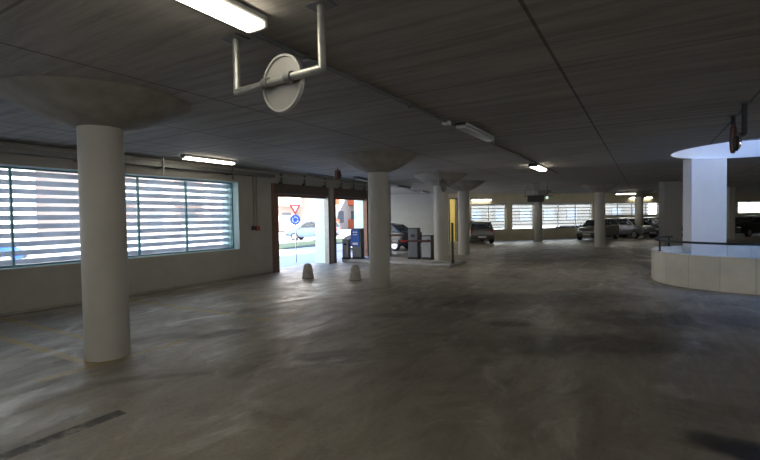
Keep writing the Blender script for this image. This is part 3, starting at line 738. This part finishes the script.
s = tag(empty('traffic_sign', (-11.0, 12.42, -.005), VA), 'yield triangle above a round blue arrow sign on a pole outside the opening', 'traffic sign')
bm = bmesh.new(); cyl(bm, (0, .03, 0), (0, .03, 2.12), .022, n=12); obj('pole', bm, M['galv'], s, True)
def tri(bm, r, y, th, z, fl=.0):
    a = [(-r*.866, r*.5), (r*.866, r*.5), (0, -r)]
    f = [bm.verts.new((x, y, z+q)) for x, q in a]; k = [bm.verts.new((x, y+th, z+q)) for x, q in a]
    bm.faces.new(f); bm.faces.new(k[::-1])
    for i in range(3): bm.faces.new((f[i], f[(i+1) % 3], k[(i+1) % 3], k[i]))
bm = bmesh.new(); tri(bm, .245, -.012, .012, 1.99); obj('yield_plate', bm, M['red'], s)
bm = bmesh.new(); tri(bm, .145, -.016, .006, 1.99); obj('yield_field', bm, M['white'], s)
bm = bmesh.new(); cyl(bm, (0, 0, 1.56), (0, -.014, 1.56), .185, n=36); d = obj('round_plate', bm, M['blue'], s)
bm = bmesh.new()
for k in range(3):                                   # three arrows chasing round
    a0 = 2*PI*k/3 + .3
    pr = []
    for q in range(7):
        a = a0 + q*.21
        for r0, r1 in ((.085, .115),): pr.append(((r0*math.cos(a), r0*math.sin(a)), (r1*math.cos(a), r1*math.sin(a))))
    for (i0_, o0_), (i1_, o1_) in zip(pr, pr[1:]):
        bm.faces.new([bm.verts.new((p[0], -.017, 1.56+p[1])) for p in (i0_, o0_, o1_, i1_)])
    a = a0 + 6*.21
    bm.faces.new([bm.verts.new((r_*math.cos(q), -.017, 1.56+r_*math.sin(q))) for r_, q in ((.06, a), (.14, a), (.10, a+.45))])
obj('arrow_marking', bm, M['white'], d)
for z in (1.56, 1.99):
    bm = bmesh.new(); box(bm, (-.035, -.002, z-.02), (.035, .055, z+.02)); obj('clamp', bm, M['galv_dark'], s)
make_car('street_car', 'pale blue car parked outside beyond the grass strip', blue_p, (-20.9, 25.6, 0), VA+math.radians(172), 'hatch', 1.0)

def building(name, loc, rot, w, dpt, h, floors, bays, label, wall_m, balc_m, balc):
    b = tag(empty(name, loc, rot), label, 'building')
    bm = bmesh.new(); box(bm, (-w/2, 0, 0), (w/2, dpt, h)); obj('wall', bm, wall_m, b)
    bm = bmesh.new(); box(bm, (-w/2-.3, -.3, h), (w/2+.3, dpt+.3, h+.4)); obj('roof', bm, M['concrete'], b)
    fh = h/floors; bw = w/bays
    for f in range(floors):
        for k in range(bays):
            x = -w/2 + bw*(k+.5); z = f*fh + fh*.28
            bm = bmesh.new(); box(bm, (x-bw*.22, -.04, z), (x+bw*.22, .02, z+fh*.5)); obj('window', bm, M['facade_win'], b)
            if balc and k % 2 == 0:
                bm = bmesh.new(); rbox(bm, (x-bw*.46, -1.1, f*fh+.1), (x+bw*.46, 0, f*fh+fh*.42), .03, 1); obj('balcony', bm, balc_m if f < 2 else wall_m, b)
    return b
building('apartment_building', (-36, 58, 0), PI/2, 26, 10, 13, 4, 8, 'pale building with orange ground-floor balconies across the street, seen through the second opening', M['facade'], M['orange'], True)
building('apartment_building', (-38, 31, 0), PI/2, 24, 10, 12, 4, 7, 'pinkish building across the street behind the traffic sign', M['facade_pink'], M['facade'], True)
building('apartment_building', (-44, 4, 0), math.radians(90), 20, 10, 13, 4, 6, 'pale block seen in slits through the louvres on the left', M['facade'], M['facade_pink'], True)
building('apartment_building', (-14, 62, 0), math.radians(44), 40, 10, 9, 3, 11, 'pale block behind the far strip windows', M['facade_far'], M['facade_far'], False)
street = make_car('street_car', 'bright blue car behind the louvres at the far left', paint('car_paint_blue', (.03, .10, .55)), (-19.5, 5.2, 0), math.radians(95), 'hatch', 1.0)

# ------------------------------------------------------------------ light
w = bpy.data.worlds.new('sky'); scene.world = w; w.use_nodes = True
nt = w.node_tree; bg = nt.nodes['Background']
tc = nt.nodes.new('ShaderNodeTexCoord'); sp = nt.nodes.new('ShaderNodeSeparateXYZ'); nt.links.new(tc.outputs['Generated'], sp.inputs[0])
f = ramp(nt, sp.outputs[2], .36, .70)
nt.links.new(mixcol(nt, f, (.97, .94, .88), (.0, .15, .53)), bg.inputs['Color'])
bg.inputs['Strength'].default_value = 8.0
sl = bpy.data.lights.new('sun', 'SUN'); sl.energy = 25; sl.angle = .01; sl.color = (1, .95, .87)
so = bpy.data.objects.new('sun', sl); COL.objects.link(so); so.rotation_euler = Vector((-.70, .10, -.72)).to_track_quat('-Z', 'Y').to_euler()
def portal(name, loc, rot, sx, sy):
    l = bpy.data.lights.new(name, 'AREA'); l.shape = 'RECTANGLE'; l.size = sx; l.size_y = sy; l.cycles.is_portal = True
    o = bpy.data.objects.new(name, l); COL.objects.link(o); o.location = loc; o.rotation_euler = rot; return o
portal('daylight_window', (XLO-.05, (WY0+WY1)/2, (WZ0+WZ1)/2), (0, -PI/2, 0), WZ1-WZ0, WY1-WY0)
portal('daylight_opening', (XLO-.05, (D1[0]+D1[1])/2, 1.15), (0, -PI/2, 0), 2.3, 2.77)
portal('daylight_opening', (XLO-.05, (D2[0]+D2[1])/2, 1.15), (0, -PI/2, 0), 2.3, 2.25)
portal('daylight_lane', (XLO-.05, 22.2, 1.5), (0, -PI/2, 0), 3.0, 9.4)
portal('daylight_back', ((XLO+XR)/2, YB-.3, 1.7), (-PI/2, 0, PI), XR-XLO, 1.9)
portal('daylight_side', (XR+.3, 5, 1.7), (0, PI/2, 0), 1.9, 28)
portal('daylight_well', (2.37, 12.9, H+2.05), (0, 0, 0), 3.7, 3.7)
for a, b, z0, z1 in ((.09, 8.99, .665, 2.33), (9.86, 19.6, 1.46, 2.33), (21.5, 31, 1.46, 2.33)):
    p = far((a+b)/2, .36, (z0+z1)/2); portal('daylight_far', p, (-PI/2, 0, FANG), b-a, z1-z0)

# ------------------------------------------------------------------ camera
cam = bpy.data.cameras.new('camera'); co = bpy.data.objects.new('camera', cam); COL.objects.link(co)
cam.sensor_width = 36; cam.lens = 36*445/760; cam.clip_start = .05; cam.clip_end = 500
hz, roll = 217.2, .0157
pitch = math.atan((230-hz)*math.cos(roll)/445)
f_ = Vector((0, math.cos(pitch), -math.sin(pitch))); u_ = Vector((0, math.sin(pitch), math.cos(pitch))); r_ = Vector((1, 0, 0))
r2 = r_*math.cos(roll)-u_*math.sin(roll); u2 = u_*math.cos(roll)+r_*math.sin(roll)
Rz = Matrix.Rotation(VA, 3, 'Z')
r2, u2, f_ = Rz@r2, Rz@u2, Rz@f_
co.matrix_world = Matrix(((r2.x, u2.x, -f_.x, 0), (r2.y, u2.y, -f_.y, 0), (r2.z, u2.z, -f_.z, 1.6), (0, 0, 0, 1)))
scene.camera = co
vs_ = scene.view_settings
vs_.view_transform = 'Standard'; vs_.look = 'None'; vs_.gamma = 1; vs_.use_curve_mapping = False; vs_.exposure = 0.18
cy_ = scene.cycles
cy_.max_bounces = 10; cy_.diffuse_bounces = 6; cy_.transparent_max_bounces = 12; cy_.sample_clamp_indirect = 4; cy_.caustics_reflective = False; cy_.caustics_refractive = False
